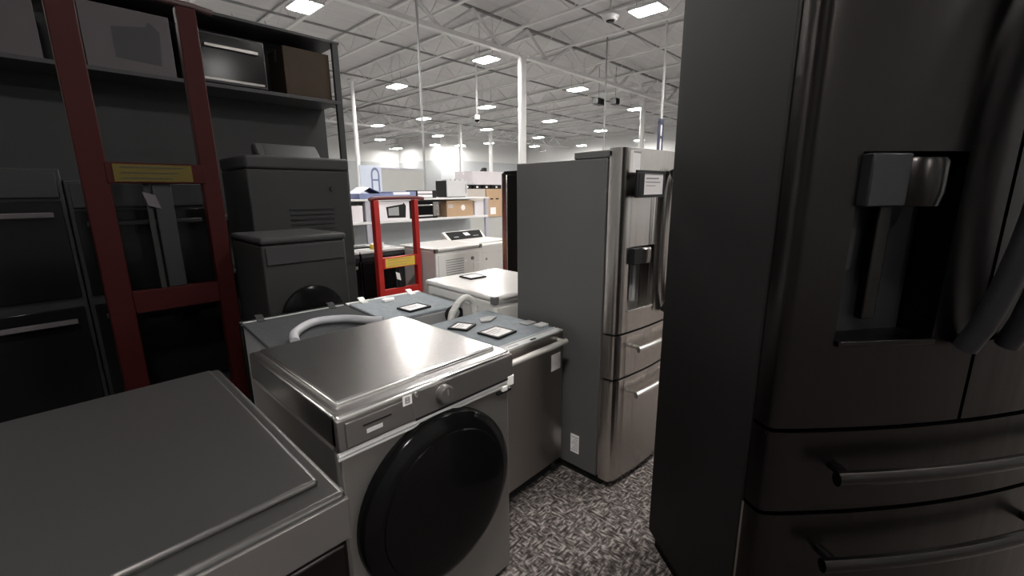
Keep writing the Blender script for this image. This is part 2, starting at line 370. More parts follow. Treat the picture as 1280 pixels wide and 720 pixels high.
def french_fridge(name, label, loc, rotz, W, H, depth, th, steel, case, edge, bulge=.045, s=1.0, disp=(.075, .29, .985, 1.305), gap1=.87, gap2=.63, zdoor=1.765, energy=True):
    t = thing(name, label, 'refrigerator', loc, rotz)
    z0 = .05 * s
    MB().box(0, W, th, th + depth, z0, H).build('case', case, t, .006)
    MB().box(.02, W - .02, .06, th + depth - .03, 0.0, z0).build('toe_grille', M['black_matte'], t)
    mid = W / 2; g = .005 * s
    h = hole = (disp[0], disp[1], disp[2], disp[3])
    mb, fy = door_mesh(W, 0, mid - g, gap1 + g, zdoor, th - .012, bulge, hole, .085 * s)
    ld = mb.build('left_door', steel, t, smooth=True)
    mb, _ = door_mesh(W, mid + g, W, gap1 + g, zdoor, th - .012, bulge)
    rd = mb.build('right_door', steel, t, smooth=True)
    mb, _ = door_mesh(W, 0, W, gap2 + g, gap1 - g, th - .012, bulge); ud = mb.build('middle_drawer', steel, t, smooth=True)
    mb, _ = door_mesh(W, 0, W, z0, gap2 - g, th - .012, bulge); fd = mb.build('freezer_drawer', steel, t, smooth=True)
    # pale trim along the drawers' upper rims
    for par, z in ((ud, gap1 - g), (fd, gap2 - g)):
        mb = MB(); n = 24
        for i in range(n):
            a, b = W * i / n, W * (i + 1) / n
            q = .002
            mb.quad((a, fy(a) - q, z - .008 * s), (b, fy(b) - q, z - .008 * s), (b, fy(b) - q, z), (a, fy(a) - q, z))
            mb.quad((a, fy(a) - q, z), (b, fy(b) - q, z), (b, fy(b) + .03, z + .001), (a, fy(a) + .03, z + .001))
        mb.build('top_rim', M['steel_edge'] if edge else M['dim_steel'], par)
    # door gasket seam strip down the left edge
    MB().box(-.001, .004, th - .014, th - .006, z0 + .02, gap2 - .01).build('edge_trim', M['steel_edge'] if edge else M['steel_dark'], fd)
    # dispenser fittings, inside the left door's recess
    dx0, dx1, dz0, dz1 = disp; dw, dh = dx1 - dx0, dz1 - dz0
    yb = min(fy(dx0), fy(dx1)) + .085 * s; yf = fy((dx0 + dx1) / 2)
    MB().box(dx0 + .004, dx1 - .004, yb - .012 * s, yb - .002, dz0 + .004, dz1 - .004).build('recess_liner', M['panel_dark'] if edge else M['black'], ld)
    MB().box(dx0 + .005, dx0 + dw * .42, yb - .085 * s, yb - .012 * s, dz1 - dh * .27, dz1 - .005).build('recess_shade', M['black'], ld, .004)
    MB().lathe([(dw * .2, dz1 - dh * .27), (dw * .23, dz1 - dh * .2), (dw * .23, dz1 - dh * .05), (dw * .2, dz1 - dh * .03)], (dx0 + dw * .62, yb - .062 * s, 0), n=24, sy=.8).build('nozzle_housing', M['steel_dark'] if edge else M['dim_steel'], ld, smooth=True)
    MB().box(dx0 + dw * .40, dx0 + dw * .55, yb - .04 * s, yb - .02 * s, dz0 + dh * .1, dz1 - dh * .27).build('paddle', M['grey_plastic'] if edge else M['dim_steel'], ld, .004)
    MB().box(dx0 + dw * .05, dx0 + dw * .3, yb - .016 * s, yb - .011 * s, dz0 + dh * .38, dz1 - dh * .30).build('instruction_card', M['lightgrey'] if edge else M['dim_light'], ld)
    mb = MB()
    mb.prism([(dx0 + .003, yb - .002), (dx1 - .003, yb - .002), (dx1 - .003, fy(dx1) - .012), (dx0 + .003, fy(dx0) - .012)], 'z', dz0 - .006 * s, dz0 + .006 * s)
    mb.build('drip_tray', M['steel_edge'] if edge else M['dim_steel'], ld, .002)
    # bowed vertical handles by the centre seam
    for par, xh, sg in ((ld, mid - .055 * s, -1), (rd, mid + .055 * s, 1)):
        zc0, zc1 = .93 * s if s == 1.0 else 1.15, zdoor - .09 * s
        pts = []
        for i in range(15):
            u = i / 14; zz = zc0 + (zc1 - zc0) * u; b = math.sin(PI * u)
            pts.append((xh - sg * 0 + sg * .018 * s * b * -1, fy(xh) - .018 * s - .055 * s * b ** .7, zz))
        MB().tube(pts, .021 * s, n=10).build('handle', M['handle_dark'] if edge else M['black'], par, smooth=True)
    # bowed drawer handles
    for par, zh in ((ud, gap1 - .085 * s), (fd, gap2 - .095 * s)):
        pts = []
        for i in range(17):
            u = i / 16; xx = .115 * s + (W - .23 * s) * u
            pts.append((xx, fy(xx) - .05 * s, zh))
        hb = MB().tube(pts, .013 * s, n=10, flat=1.3)
        for u in (.05, .95):
            xx = .115 * s + (W - .23 * s) * u
            hb.tube([(xx, fy(xx) + .01, zh), (xx, fy(xx) - .05 * s, zh)], .011 * s, n=8)
        hb.build('handle', M['steel_edge'] if edge else M['dim_steel'], par, smooth=True)
    # hinge covers on top
    for xa in (.0, W - .2 * s):
        MB().box(xa, xa + .2 * s, th - .03, th + .19 * s, H, H + .035 * s).build('hinge_cover', case, t, .006)
    if energy:
        e = MB().box(-.0025, 0, th + .115, th + .17, .135, .245).build('rating_label', M['paper'], t, label='white rating sticker')
        mb = MB()
        for k in range(7): mb.box(-.0035, -.0024, th + .12, th + .165 - .01 * (k % 3), .15 + .013 * k, .153 + .013 * k)
        mb.build('print', M['ink'], e)
    return t, fy

FX, FY, TH = 1.838, 1.045, .08
fr, ffy = french_fridge('french_door_refrigerator', 'stainless french door refrigerator with long grey side beside the dishwasher', (FX, FY, 0), 0, .91, 1.7225, .575, TH, M['steel'], M['case'], True)
# paper on the left door and the sign holder
pp = MB().box(.052, .14, ffy(.085) - .006, ffy(.085) + .02, 1.655, 1.752).build('paper_notice', M['paper'], fr, label='white paper notice')
mb = MB().box(.06, .13, ffy(.085) - .007, ffy(.085) - .0055, 1.742, 1.75)
mb.build('printed_heading', M['ink'], pp)

def sign_holder(label, loc, rot, w, h, tilt=None, group=None, split=None):
    """black frame with a white card; built lying flat, or stood up when tilt is given"""
    t = thing('sign_holder', label, 'sign holder', loc, rot, group)
    if tilt is not None: t.rotation_euler = (tilt, 0, rot)
    b = .012
    mb = MB()
    mb.box(0, w, 0, h, 0, .006)
    mb.box(0, w, 0, b, .006, .012); mb.box(0, w, h - b, h, .006, .012); mb.box(0, b, b, h - b, .006, .012); mb.box(w - b, w, b, h - b, .006, .012)
    if split: mb.box(b, split, b, h - b, .006, .014)
    mb.build('frame', M['black'], t, .002)
    x0 = split if split else b
    c = MB().box(x0, w - b, b, h - b, .006, .009).build('card', M['paper'], t)
    mb = MB()
    for k, (u, v, th) in enumerate(((.1, .75, .006), (.0, .85, .004), (.15, .6, .003))):
        yy = h - b - (h - 2 * b) * (.28 + .16 * k)
        mb.box(x0 + (w - x0 - b) * (.08 + u * .3), x0 + (w - x0 - b) * v, yy, yy + th, .0088, .0098)
    mb.build('print', M['ink'], c)
    return t
sign_holder('black framed price sign hung on the stainless refrigerator door', (FX + .058, FY + ffy(.18) - .006, 1.54), math.radians(-8), .225, .125, tilt=PI / 2, split=.055)

# the tall refrigerator by the aisle, dimness put into its colours
A2 = math.radians(-37)
french_fridge('built_in_refrigerator', 'very tall dimmed stainless refrigerator with an unlit dispenser, standing angled on the carpet', (1.29, .24, 0), A2, 1.14, 2.25, .54, .075, M['dim_steel'], M['black_dim_case'], False, bulge=.05, s=1.28, disp=(.14, .42, 1.17, 1.66), gap1=.915, gap2=.65, zdoor=2.25, energy=False)

# the tall fridge behind, turned the other way
def back_fridge():
    t = thing('refrigerator', 'narrow slice of a refrigerator standing behind the grey side of the stainless one', 'refrigerator', (4.24, 3.30, 0), PI)
    MB().box(0, .91, .085, .70, .04, 1.74).build('case', M['black_dim_case'], t, .006)
    MB().box(0, .452, 0, .08, .72, 1.77).build('left_door', M['steel'], t, .012)
    MB().box(.458, .91, 0, .08, .72, 1.77).build('right_door', M['steel'], t, .012)
    MB().box(0, .91, 0, .08, .05, .71).build('freezer_drawer', M['steel_dark'], t, .012)
    MB().box(.70, .91, .04, .28, 1.74, 1.78).build('hinge_cover', M['black'], t, .006)
    MB().tube([(.40, -.01, .85), (.40, -.05, .88), (.40, -.05, 1.6), (.40, -.01, 1.63)], .012).build('handle', M['steel_edge'], t, smooth=True)
back_fridge()

# ------------------------------------------------------------------ front load washers
def front_loader(label, loc, rotz, W, D, H, top, body, trim=True, detail=True):
    t = thing('washing_machine', label, 'washing machine', loc, rotz)
    MB().box(0, W, .012, D, .02, H - .10).build('body', body, t, .012)
    MB().box(.006, W - .006, .008, .03, .025, H - .125).build('front_panel', body, t, .008)
    feet(t, [(fx, fyy) for fx in (.05, W - .05) for fyy in (.07, D - .07)], M['black'], 0, .03)
    # control panel, detergent drawer, dial
    MB().prism([(.004, H - .112), (-.004, H - .10), (-.002, H - .012), (.02, H - .002), (.03, H - .112)], 'x', .0, W).build('control_panel', M['panel_dark'], t, .002)
    # top: rim and raised panel
    tp = MB().box(0, W, -.004, D, H - .105, H).build('top_panel', top, t, .012, 3)
    tp2 = MB().prism([(.03, .055), (W - .03, .055), (W - .03, D - .03), (.03, D - .03)], 'z', H - .004, H + .013).build('raised_panel', top, tp, .011, 3)
    tp2['label'] = 'raised silver top panel' if trim else 'raised dark top panel'
    MB().box(.0, W, -.010, .004, H - .104, H - .012).build('fascia', M['panel_dark'], t, .003)
    dr = MB().box(.02, .235, -.0155, -.009, H - .098, H - .022).build('detergent_drawer', M['panel_dark'], t, .003)
    if detail:
        MB().box(.07, .16, -.017, -.0152, H - .05, H - .045).build('drawer_grip', M['black'], dr)
        MB().box(.08, .13, -.0165, -.0152, H - .075, H - .062).build('emblem', M['lightgrey'], dr)
        k = MB().lathe([(.031, -.010), (.030, -.03), (.026, -.038), (.024, -.038)], (.352, 0, H - .05), axis='y', n=28).build('dial', M['panel_dark'], t, smooth=True)
        MB().lathe([(.0325, -.012), (.0325, -.017)], (.352, 0, H - .05), axis='y', n=28).build('dial_ring', M['chrome'], k, smooth=True)
        MB().tube([(.352, -.039, H - .05), (.352, -.039, H - .03)], .003).build('pointer', M['chrome'], k)
        st = MB().box(.2, .232, -.0165, -.0154, H - .040, H - .008).build('sticker', M['paper'], t, label='small white square sticker')
        mb = MB().box(.208, .224, -.0175, -.0164, H - .034, H - .030); mb.box(.208, .224, -.0175, -.0164, H - .018, H - .014); mb.box(.208, .212, -.0175, -.0164, H - .034, H - .014); mb.box(.220, .224, -.0175, -.0164, H - .034, H - .014)
        mb.box(.212, .220, -.0175, -.0164, H - .027, H - .020)
        mb.build('symbol', M['ink'], st)
        MB().lathe([(.008, -.009), (.007, -.014)], (.252, 0, H - .022), axis='y', n=12).build('button', M['chrome'], t, smooth=True)
        MB().box(.245, W - .01, -.0108, -.0098, H - .108, H - .1).build('lower_seam', M['black'], t)
        # two-line chrome strip between fascia and door panel
        cs = MB().tube([(0, .002, H - .118), (W, .002, H - .118)], .0085, n=8).build('chrome_strip', M['shelf'], t, smooth=True)
        MB().tube([(0, .003, H - .131), (W, .003, H - .134)], .005, n=8).build('lower_line', M['shelf'], cs, smooth=True)
        # white shipping tabs at the strip's far end
        mb = MB().box(W - .03, W + .004, -.012, .006, H - .135, H - .095); mb.box(W - .055, W - .028, -.01, .006, H - .15, H - .128)
        mb.build('shipping_tab', M['white'], t, .003)
        MB().box(W - .075, W - .006, -.006, .008, H - .158, H - .148).build('tab_gap', M['black'], t)
    # porthole door
    zc, cx, R = .562 / .985 * H, W * .487, .303
    d = MB().lathe([(R, .012), (R, -.016), (R - .006, -.030), (R - .03, -.044), (R - .05, -.05), (R - .055, -.05)], (cx, 0, zc), axis='y', n=64).build('door', M['black_gloss'], t, smooth=True)
    MB().lathe([(R - .053, -.045), (R - .058, -.055), (R - .12, -.066), (R - .2, -.071), (.01, -.073)], (cx, 0, zc), axis='y', n=64).build('door_glass', M['black_gloss'], d, smooth=True)
    mb = MB()
    for a0 in (1.7, 3.55): pass
    n = 40
    for i in range(n):
        a, b = PI * .35 + PI * .9 * i / n, PI * .35 + PI * .9 * (i + 1) / n
        r1, r2 = R - .004, R - .03
        mb.quad(*[(cx + r * math.cos(q), y, zc + r * math.sin(q)) for r, q, y in ((r1, a, -.0305), (r1, b, -.0305), (r2, b, -.0445), (r2, a, -.0445))])
    mb.build('door_ring', M['black_gloss'], d, smooth=True)
    return t
front_loader('grey front load washing machine with silver top and big black porthole door', (.446, 1.082, 0), 0, .686, .72, .985, M['silver'], M['graphite'])
front_loader('dimmed grey washing machine with a dimmed top, nearest the camera beside the silver topped one', (-.36, .78, 0), 0, .69, .93, .985, M['dim_washer_top'], M['dim_steel'], trim=False, detail=False)

# ------------------------------------------------------------------ dishwashers
def dishwasher(label, loc, rotz, W, D, H, blanket, door_mat, strip_mat, clips=True, handle=True, sticker=False, scale_clip=M['white']):
    t = thing('dishwasher', label, 'dishwasher', loc, rotz)
    MB().box(.012, W - .012, .045, D, .09, H - .018).build('tub', M['grey_plastic'], t, .006)
    MB().box(.006, W - .006, .05, D - .01, H - .02, H).build('insulation', blanket, t, .006)
    MB().box(.01, W - .01, .065, .09, 0, .10).build('toe_kick', M['black'], t)
    for x in (.05, W - .05): MB().box(x - .02, x + .02, D - .08, D - .04, 0, .09).build('rear_foot', M['black'], t)
    d = MB().box(0, W, 0, .042, .105, H - .008).build('door', door_mat, t, .004)
    c = MB().box(.0, W, .001, .043, H - .0085, H).build('control_strip', strip_mat, d, .002)
    mb = MB()
    for k in range(6): mb.box(.20 + .012 * k, .206 + .012 * k, .015, .025, H - .001, H + .0012)
    mb.build('touch_marks', M['ink'], c)
    MB().box(.35, .385, .004, .016, H - .001, H + .003).build('vent_slot', M['black'], c)
    MB().box(.012, W - .012, .045, .052, H - .01, H + .004).build('tub_lip', M['lightgrey'], t)
    if handle:
        hb = MB().tube([(.035, -.045, H - .048), (W - .035, -.045, H - .048)], .0155, n=12)
        for x in (.045, W - .045): hb.tube([(x, 0, H - .048), (x, -.045, H - .048)], .011, n=10)
        hb.build('handle', M['handle'], d, smooth=True)
    if sticker:
        MB().box(W - .1, W - .022, -.0015, 0.001, H - .21, H - .12).build('sticker', M['paper'], d, label='blank white square sticker')
    if clips:
        for x in (.09, W - .1):
            mb = MB().prism([(.03, H), (.09, H), (.09, H + .004), (.05, H + .006), (.035, H + .022), (.01, H + .026), (.008, H + .02), (.028, H + .014)], 'x', x - .02, x + .02)
            mb.build('mounting_clip', scale_clip, t, .001)
    return t
dishwasher('dark stainless dishwasher with bar handle between the silver topped washer and the refrigerator', (1.191, 1.326, 0), 0, .6, .60, .86, M['blanket'], M['steel_dark'], M['lightgrey'], clips=False, sticker=True)
R4 = PI - math.radians(3.7)
dishwasher('dishwasher seen from behind, blue grey top with one price card, beside the white dryer', (1.825, 2.70, 0), R4, .55, .58, .86, M['blanket'], M['steel_dark'], M['shelf'])
dishwasher('dimmed dark topped dishwasher seen from behind, beyond the dimmed washing machine', (1.262, 2.74, 0), R4, .60, .70, .86, M['blanket_dim'], M['dim_steel'], M['dim_light'], scale_clip=M['dim_light'])
sign_holder('price card alone on the blue grey dishwasher top behind the silver topped washer', (1.425, 2.20, .862), math.radians(4), .165, .135)
sign_holder('smaller price card farther back on the top of the handled dishwasher', (1.415, 1.665, .862), math.radians(24), .115, .115)
sign_holder('wider price card nearer the handle on the dishwasher top', (1.435, 1.455, .862), math.radians(4), .145, .145)
# fittings on the handled dishwasher's top
bt = MB().prism([(1.57, 1.73), (1.62, 1.70), (1.70, 1.735), (1.68, 1.77), (1.60, 1.775)], 'z', .861, .872).build('bracket_plate', M['grey_plastic'], None, .003)
tag(bt, 'small grey bracket lying on the dishwasher top behind the wider price card', 'bracket')
bt = MB().box(1.72, 1.785, 1.42, 1.47, .861, .873).build('bracket_plate', M['lightgrey'], None, .003)
tag(bt, 'pale strip bracket lying at the dishwasher corner next to the refrigerator', 'bracket')
bt = MB().box(1.70, 1.778, 1.50, 1.56, .861, .869).build('mounting_plate', M['grey_plastic'], None, .003)
tag(bt, 'dark flat plate on the dishwasher top against the refrigerator side', 'bracket')
bt = MB().prism([(1.46, 2.55), (1.53, 2.54), (1.55, 2.58), (1.50, 2.61), (1.46, 2.59)], 'z', .861, .878).build('foam_scrap', M['paper'], None, .004)
tag(bt, 'scrap of white foam on the blue grey dishwasher top', 'foam')

# hoses
o = MB().tube([(1.30, 1.68, .55), (1.37, 1.70, .80), (1.46, 1.78, .93), (1.56, 1.87, .965), (1.62, 1.93, .93), (1.62, 1.96, .80), (1.60, 1.97, .5), (1.6, 1.97, .02)], .017, n=10, smooth=6)
# keep the loop in the gap behind the handled dishwasher
o.bm.free()
o = MB().tube([(1.53, 1.965, .02), (1.53, 1.965, .5), (1.545, 1.965, .82), (1.58, 1.965, .90), (1.64, 1.968, .945), (1.70, 1.975, .94), (1.74, 1.98, .86), (1.745, 1.98, .5), (1.745, 1.98, .02)], .020, n=10, smooth=7).build('drain_hose', M['hose'], None, smooth=True)
tag(o, 'white drain hose looping up between the dishwashers and the white dryer', 'hose')
o = MB().tube([(1.80, 1.965, .02), (1.80, 1.97, .6), (1.765, 1.97, .85), (1.75, 1.965, .875), (1.80, 1.962, .885), (1.81, 1.965, .86), (1.815, 1.965, .02)], .008, n=8, smooth=6)
o.bm.free()
o = MB().tube([(1.64 + .055 * math.cos(a), 2.045 + .012 * math.sin(a * .5), .84 + .045 * math.sin(a)) for a in [i * .35 for i in range(40)]], .009, n=8).build('electric_cable', M['black'], None, smooth=True)
tag(o, 'coiled black electric cable tucked behind the handled dishwasher', 'cable')
o = MB().tube([(.72, 2.10, .886), (.78, 2.25, .886), (.92, 2.36, .886), (1.06, 2.30, .886), (1.14, 2.17, .886), (1.19, 2.11, .886)], .022, n=10, smooth=6).build('drain_hose', M['hose_grey'], None, smooth=True)
tag(o, 'grey drain hose curling over the dark topped dishwasher', 'hose')
bt = sign_holder('price card lying on the dark topped dishwasher under the grey hose', (.93, 2.07, .862), math.radians(-2), .12, .09)

# ------------------------------------------------------------------ white laundry machines
def rear_dryer(label, loc, rotz, W, D, H, vents=False, hatch=False, body=None, back=None, top=None, base=0.0):
    """front at y=0 facing away from the camera; back sheet at y=D"""
    body = body or M['white']; back = back or M['white_back']; top = top or M['white']
    t = thing('clothes_dryer', label, 'clothes dryer', loc, rotz)
    MB().box(0, W, .02, D - .008, base + .03, H - .035).build('body', body, t, .012, 3)
    feet(t, [(fx, fyy) for fx in (.06, W - .06) for fyy in (.08, D - .08)], M['black'], base, base + .035)
    tp = MB().box(-.006, W + .006, 0, D, H - .035, H).build('top_panel', top, t, .016, 4)
    bk = MB().box(.03, W - .03, D - .012, D - .001, base + .06, H - .08).build('back_sheet', back, t, .004)
    MB().box(-.01, .03, D - .035, D + .006, H - .05, H - .004).build('corner_cap', M['cap'], t, .004)
    MB().box(W - .03, W + .01, D - .035, D + .006, H - .05, H - .004).build('corner_cap', M['cap'], t, .004)
    MB().box(.04, W - .04, D - .004, D + .003, H - .05, H - .037).build('seam', M['grey_plastic'], t)
    if vents:
        mb = MB()
        for k in range(7): mb.box(W * .42, W * .80, D - .004, D + .004, H - .15 - .028 * k, H - .141 - .028 * k)
        mb.build('louvre', M['grey_plastic'], bk)
        MB().lathe([(.022, D - .004), (.02, D + .012), (.012, D + .012)], (W * .22, 0, H - .16), axis='y', n=16).build('port', M['panel_dark'], bk, smooth=True)
        MB().box(W * .34, W * .40, D - .004, D + .003, H - .19, H - .165).build('tag', M['paper'], bk)
        MB().box(W * .06, W * .2, D - .004, D + .006, H - .36, H - .22).build('terminal_cover', back, bk, .004)
    if hatch:
        # shallow pressed outline on the side and a moulded swell on the back
        mb = MB().box(W - .001, W + .0035, .08, D - .15, H - .095, H - .088); mb.box(W - .001, W + .0035, .08, .087, H - .30, H - .09)
        mb.build('side_groove', M['lightgrey'], t)
        MB().lathe([(.17, D - .004), (.15, D + .02), (.10, D + .03), (.02, D + .03)], (W * .45, 0, H - .28), axis='y', n=32).build('drum_swell', back, bk, smooth=True)
    # front: door and fascia, out of sight from here
    MB().lathe([(.19, .021), (.19, -.01), (.16, -.03), (.02, -.035)], (W / 2, 0, base + (H - base) * .52), axis='y', n=40).build('door', M['grey_plastic'], t, smooth=True)
    MB().box(.02, W - .02, .002, .022, H - .14, H - .05).build('control_panel', M['lightgrey'], t, .003)
    return t
rear_dryer('white front load dryer turned backwards, price card on its glossy top', (2.53, 2.58, 0), R4, .685, .78, .95, hatch=True)
sign_holder('small price card on the glossy white top of the backwards dryer', (2.045, 2.345, .952), math.radians(-4), .15, .145)
rear_dryer('farther white dryer with louvred back panel, behind the glossy topped dryer', (3.58, 4.62, 0), PI, .68, .72, .965, vents=True)

def top_loader():
    t = thing('top_load_washer', 'white top load washer with black sloping console beside the louvred dryer', 'washing machine', (3.63, 4.08, 0))
    W, D, H = .68, .68, .93
    MB().box(0, W, 0, D, .03, H).build('body', M['white'], t, .03, 4)
    feet(t, [(fx, fyy) for fx in (.06, W - .06) for fyy in (.08, D - .08)], M['black'])
    MB().box(.03, W - .03, .03, D - .2, H - .005, H + .022).build('lid', M['white'], t, .014, 3)
    MB().box(.01, W - .01, -.003, .01, H - .12, H - .115).build('front_seam', M['lightgrey'], t)
    MB().lathe([(.017, .002), (.016, -.006)], (.2, 0, H - .2), axis='y', n=18).build('emblem', M['grey_plastic'], t, smooth=True)
    c = MB().prism([(D - .19, H - .002), (D, H - .002), (D, H + .11), (D - .05, H + .12)], 'x', 0, W).build('console', M['white'], t, .02, 3)
    # sloping black fascia
    s = Vector((0, .14, .122)); n = Vector((0, -.122, .14)).normalized()
    def q(x, u, d): p = Vector((x, D - .19, H - .002)) + s * u + n * d; return tuple(p)
    mb = MB(); bm = mb.bm
    v = [bm.verts.new(q(x, u, d)) for d in (0, .005) for (x, u) in ((.05, .12), (W - .06, .12), (W - .03, .93), (.03, .93))]
    for f in ((0, 3, 2, 1), (4, 5, 6, 7), (0, 1, 5, 4), (1, 2, 6, 5), (2, 3, 7, 6), (3, 0, 4, 7)): bm.faces.new([v[i] for i in f])
    f = mb.build('console_fascia', M['black_matte'], c)
    mb = MB(); mb.quad(q(.33, .45, .006), q(.42, .45, .006), q(.40, .75, .006), q(.31, .75, .006)); mb.build('display', M['paper'], t)
    mb = MB(); mb.quad(q(.12, .35, .006), q(.2, .35, .006), q(.2, .42, .006), q(.12, .42, .006)); mb.quad(q(.46, .35, .006), q(.56, .35, .006), q(.56, .4, .006), q(.46, .4, .006)); mb.build('button_marks', M['grey_plastic'], t)
top_loader()

# ------------------------------------------------------------------ black cookers and the red hand truck
def cooker(label, loc, W, D, H, body, top, wrap=True, handle=True, hm=None):
    t = thing('range_cooker', label, 'cooker', loc)
    MB().box(0, W, .03, D, .05, H - .03).build('body', body, t, .006)
    MB().box(.03, W - .03, .06, D - .03, 0, .05).build('plinth', M['black_matte'], t)
    MB().box(-.004, W + .004, .0, D, H - .03, H).build('cooktop', top, t, .006)
    mb = MB()
    for (bx, by, r) in ((.2, .2, .09), (.52, .2, .075), (.2, .46, .07), (.52, .46, .09)): mb.lathe([(r, H), (r, H + .0015), (r - .006, H + .0015)], (bx * W / .72, by, 0), n=28)
    mb.build('burner_ring', M['lightgrey'] if wrap else M['black'], t)
    d = MB().box(.012, W - .012, .0, .03, .24, H - .13).build('oven_door', M['black_gloss'] if body is not M['maroon'] else body, t, .005)
    MB().box(.1, W - .1, -.002, .001, .36, H - .28).build('window', M['black_gloss'], d)
    MB().box(.012, W - .012, .0, .03, .07, .23).build('storage_drawer', body, t, .005)
    MB().prism([(.03, H - .12), (.0, H - .12), (-.01, H - .07), (.0, H - .032), (.03, H - .032)], 'x', .004, W - .004).build('control_panel', M['black'], t)
    if handle:
        hb = MB().box(.05, W - .05, -.055, -.03, H - .185, H - .15)
        for x in (.08, W - .08): hb.box(x - .012, x + .012, -.035, .0, H - .18, H - .155)
        hb.build('handle', hm or M['steel_edge'], d, .006)
    return t
cooker('black range cooker with steel oven handle just left of the red hand truck', (1.62, 4.50, 0), .69, .66, .94, M['black'], M['cook_top'])
cooker('dark range cooker behind the red hand truck frame', (2.33, 4.50, 0), .56, .66, .94, M['black'], M['cook_top'], handle=False)

def hand_truck(label, loc, W, H, red, bar, plate, ub=.058, zlab=.86, zbot=.62):
    t = thing('hand_truck', label, 'hand truck', loc)
    for x0 in (0, W - ub * .85):
        u = MB().box(x0, x0 + ub * (1 if x0 == 0 else .85), 0, .07, .09, H - .01).build('upright', red, t, .006)
    pts = [(-.025, .035, H - .012), (0, .035, H + .004), (.1, .035, H + .01), (W - .05, .035, H + .01), (W + .02, .035, H + .006), (W + .09, .035, H - .002)]
    MB().tube(pts, .02, n=10, smooth=4).build('top_bar', bar, t, smooth=True)
    MB().box(ub, W - ub * .85, .0, .05, zbot - .13, zbot).build('lower_panel', red, t, .004)
    MB().box(ub, W - ub * .85, .01, .06, .25, .33).build('lower_rail', red, t, .004)
    cb = MB().box(ub * .9, W - ub * .7, -.004, .05, zlab - .055, zlab + .06).build('cross_rail', red, t, .004)
    lb = MB().box(ub + .02, W - ub - .03, -.008, -.003, zlab - .045, zlab + .05).build('warning_label', plate, cb)
    mb = MB()
    for k in range(3):
        z = zlab + .03 - .03 * k
        mb.box(ub + .05, W - ub - .07 - .03 * k, -.0088, -.0078, z, z + .006)
    mb.build('print', M['carton'] if plate is M['yellow'] else M['black'], lb)
    # webbing strap and ratchet between the uprights
    MB().box(W * .46, W * .60, .02, .045, zbot, zlab - .05).build('strap', M['black'], t, .003)
    MB().box(W * .40, W * .44, .02, .04, zbot, zlab - .05).build('strap_tail', M['black_matte'], t)
    tagm = MB(); tagm.prism([(W * .38, zlab - .10), (W * .47, zlab - .12), (W * .5, zlab - .20), (W * .41, zlab - .18)], 'y', .008, .011)
    tagm.build('strap_tag', M['paper'] if plate is M['yellow'] else M['dim_white'], t)
    MB().box(-.01, W + .01, -.16, .02, .0, .012).build('toe_plate', M['black'], t)
    for x0 in (-.045, W + .005):
        wl = MB().lathe([(.09, x0), (.1, x0 + .008), (.1, x0 + .032), (.09, x0 + .04)], (0, .11, .1), axis='x', n=24).build('wheel', M['black'], t, smooth=True)
    MB().tube([(-.03, .11, .1), (W + .03, .11, .1)], .012).build('axle', M['steel_dark'], t)
    for x0 in (.01, W - .04): MB().box(x0, x0 + .03, .05, .12, .09, .14).build('axle_bracket', red, t)
    return t
hand_truck('red appliance hand truck with yellow warning label in front of the cookers', (2.245, 3.99, 0), .52, 1.51, M['red'], M['red_bar'], M['yellow'], zbot=.585, zlab=.86)
b = thing('tape_dispenser', 'yellow and white packing tape dispenser on the cooker behind the yellow label', 'tape dispenser', (2.52, 4.58, .943))
MB().lathe([(.055, 0), (.055, .05), (.035, .05), (.035, 0)], (.06, .06, 0), n=24).build('tape_roll', M['yellow'], b, smooth=True)
MB().box(.0, .16, .02, .05, .05, .065).build('blade_arm', M['paper'], b, .003)
MB().box(.13, .16, .02, .05, .0, .05).build('grip', M['paper'], b, .003)
b = MB().box(2.36, 2.60, 4.75, 4.90, .943, .955).build('flat_tablet', M['black'], None, .003)
tag(b, 'black flat tray lying on the cooker behind the red upright', 'tray')

# ------------------------------------------------------------------ white gondola shelving and its goods
def gondola(label, x0, x1, yf, yb, ztop, zshelf, posts, metal, back, edge, postm, zs=()):
    t = thing('gondola_shelving', label, 'shelving', (0, 0, 0))
    bp = MB().box(x0, x1, yb - .03, yb, .15, ztop - .02).build('back_panel', back, t)
    MB().box(x0 - .02, x1 + .02, yf, yb, 0, .15).build('base_deck', metal, t, .004)
    MB().box(x0 - .02, x1 + .02, yf, yb + .02, ztop - .028, ztop).build('top_shelf', edge, t, .004)
    for z in (zshelf,) + tuple(zs):
        MB().box(x0 + .02, x1 - .02, yf, yb - .03, z - .035, z).build('shelf', edge, t, .003)
    for p in posts:
        MB().box(p - .035, p + .035, yf + .005, yf + .05, .15, ztop - .028).build('post', postm, t, .003)
    return t
YF = 5.6
gondola('white gondola shelving with boxed ovens behind the red hand truck', 2.68, 5.33, YF, 6.12, 1.49, 1.185, (3.06, 5.30), M['shelf'], M['shelf_back'], M['shelf'], M['post'])
def carton(name, label, cat, x0, x1, y0, y1, z0, z1, m, group=None, tape=None):
    t = thing(name, label, cat, ((x0 + x1) / 2, (y0 + y1) / 2, z0), 0, group)
    w, d, h = (x1 - x0) / 2, (y1 - y0) / 2, z1 - z0
    MB().box(-w, w, -d, d, 0, h).build('box_body', m, t, .004)
    if tape:
        tm = MB().box(-w - .001, w + .001, -.03, .03, h, h + .0012); tm.box(-w - .0012, -w, -.03, .03, h * .75, h); tm.box(w, w + .0012, -.03, .03, h * .75, h)
        tm.build('tape', tape, t)
    return t, w, d, h
S = 1.185
t, w_, d_, h_ = carton('microwave_carton', 'white carton printed with a black microwave, on the shelf left of the ovens', 'carton', 3.13, 3.735, YF + .02, 6.05, S, S + .27, M['carton_white'], tape=M['paper'])
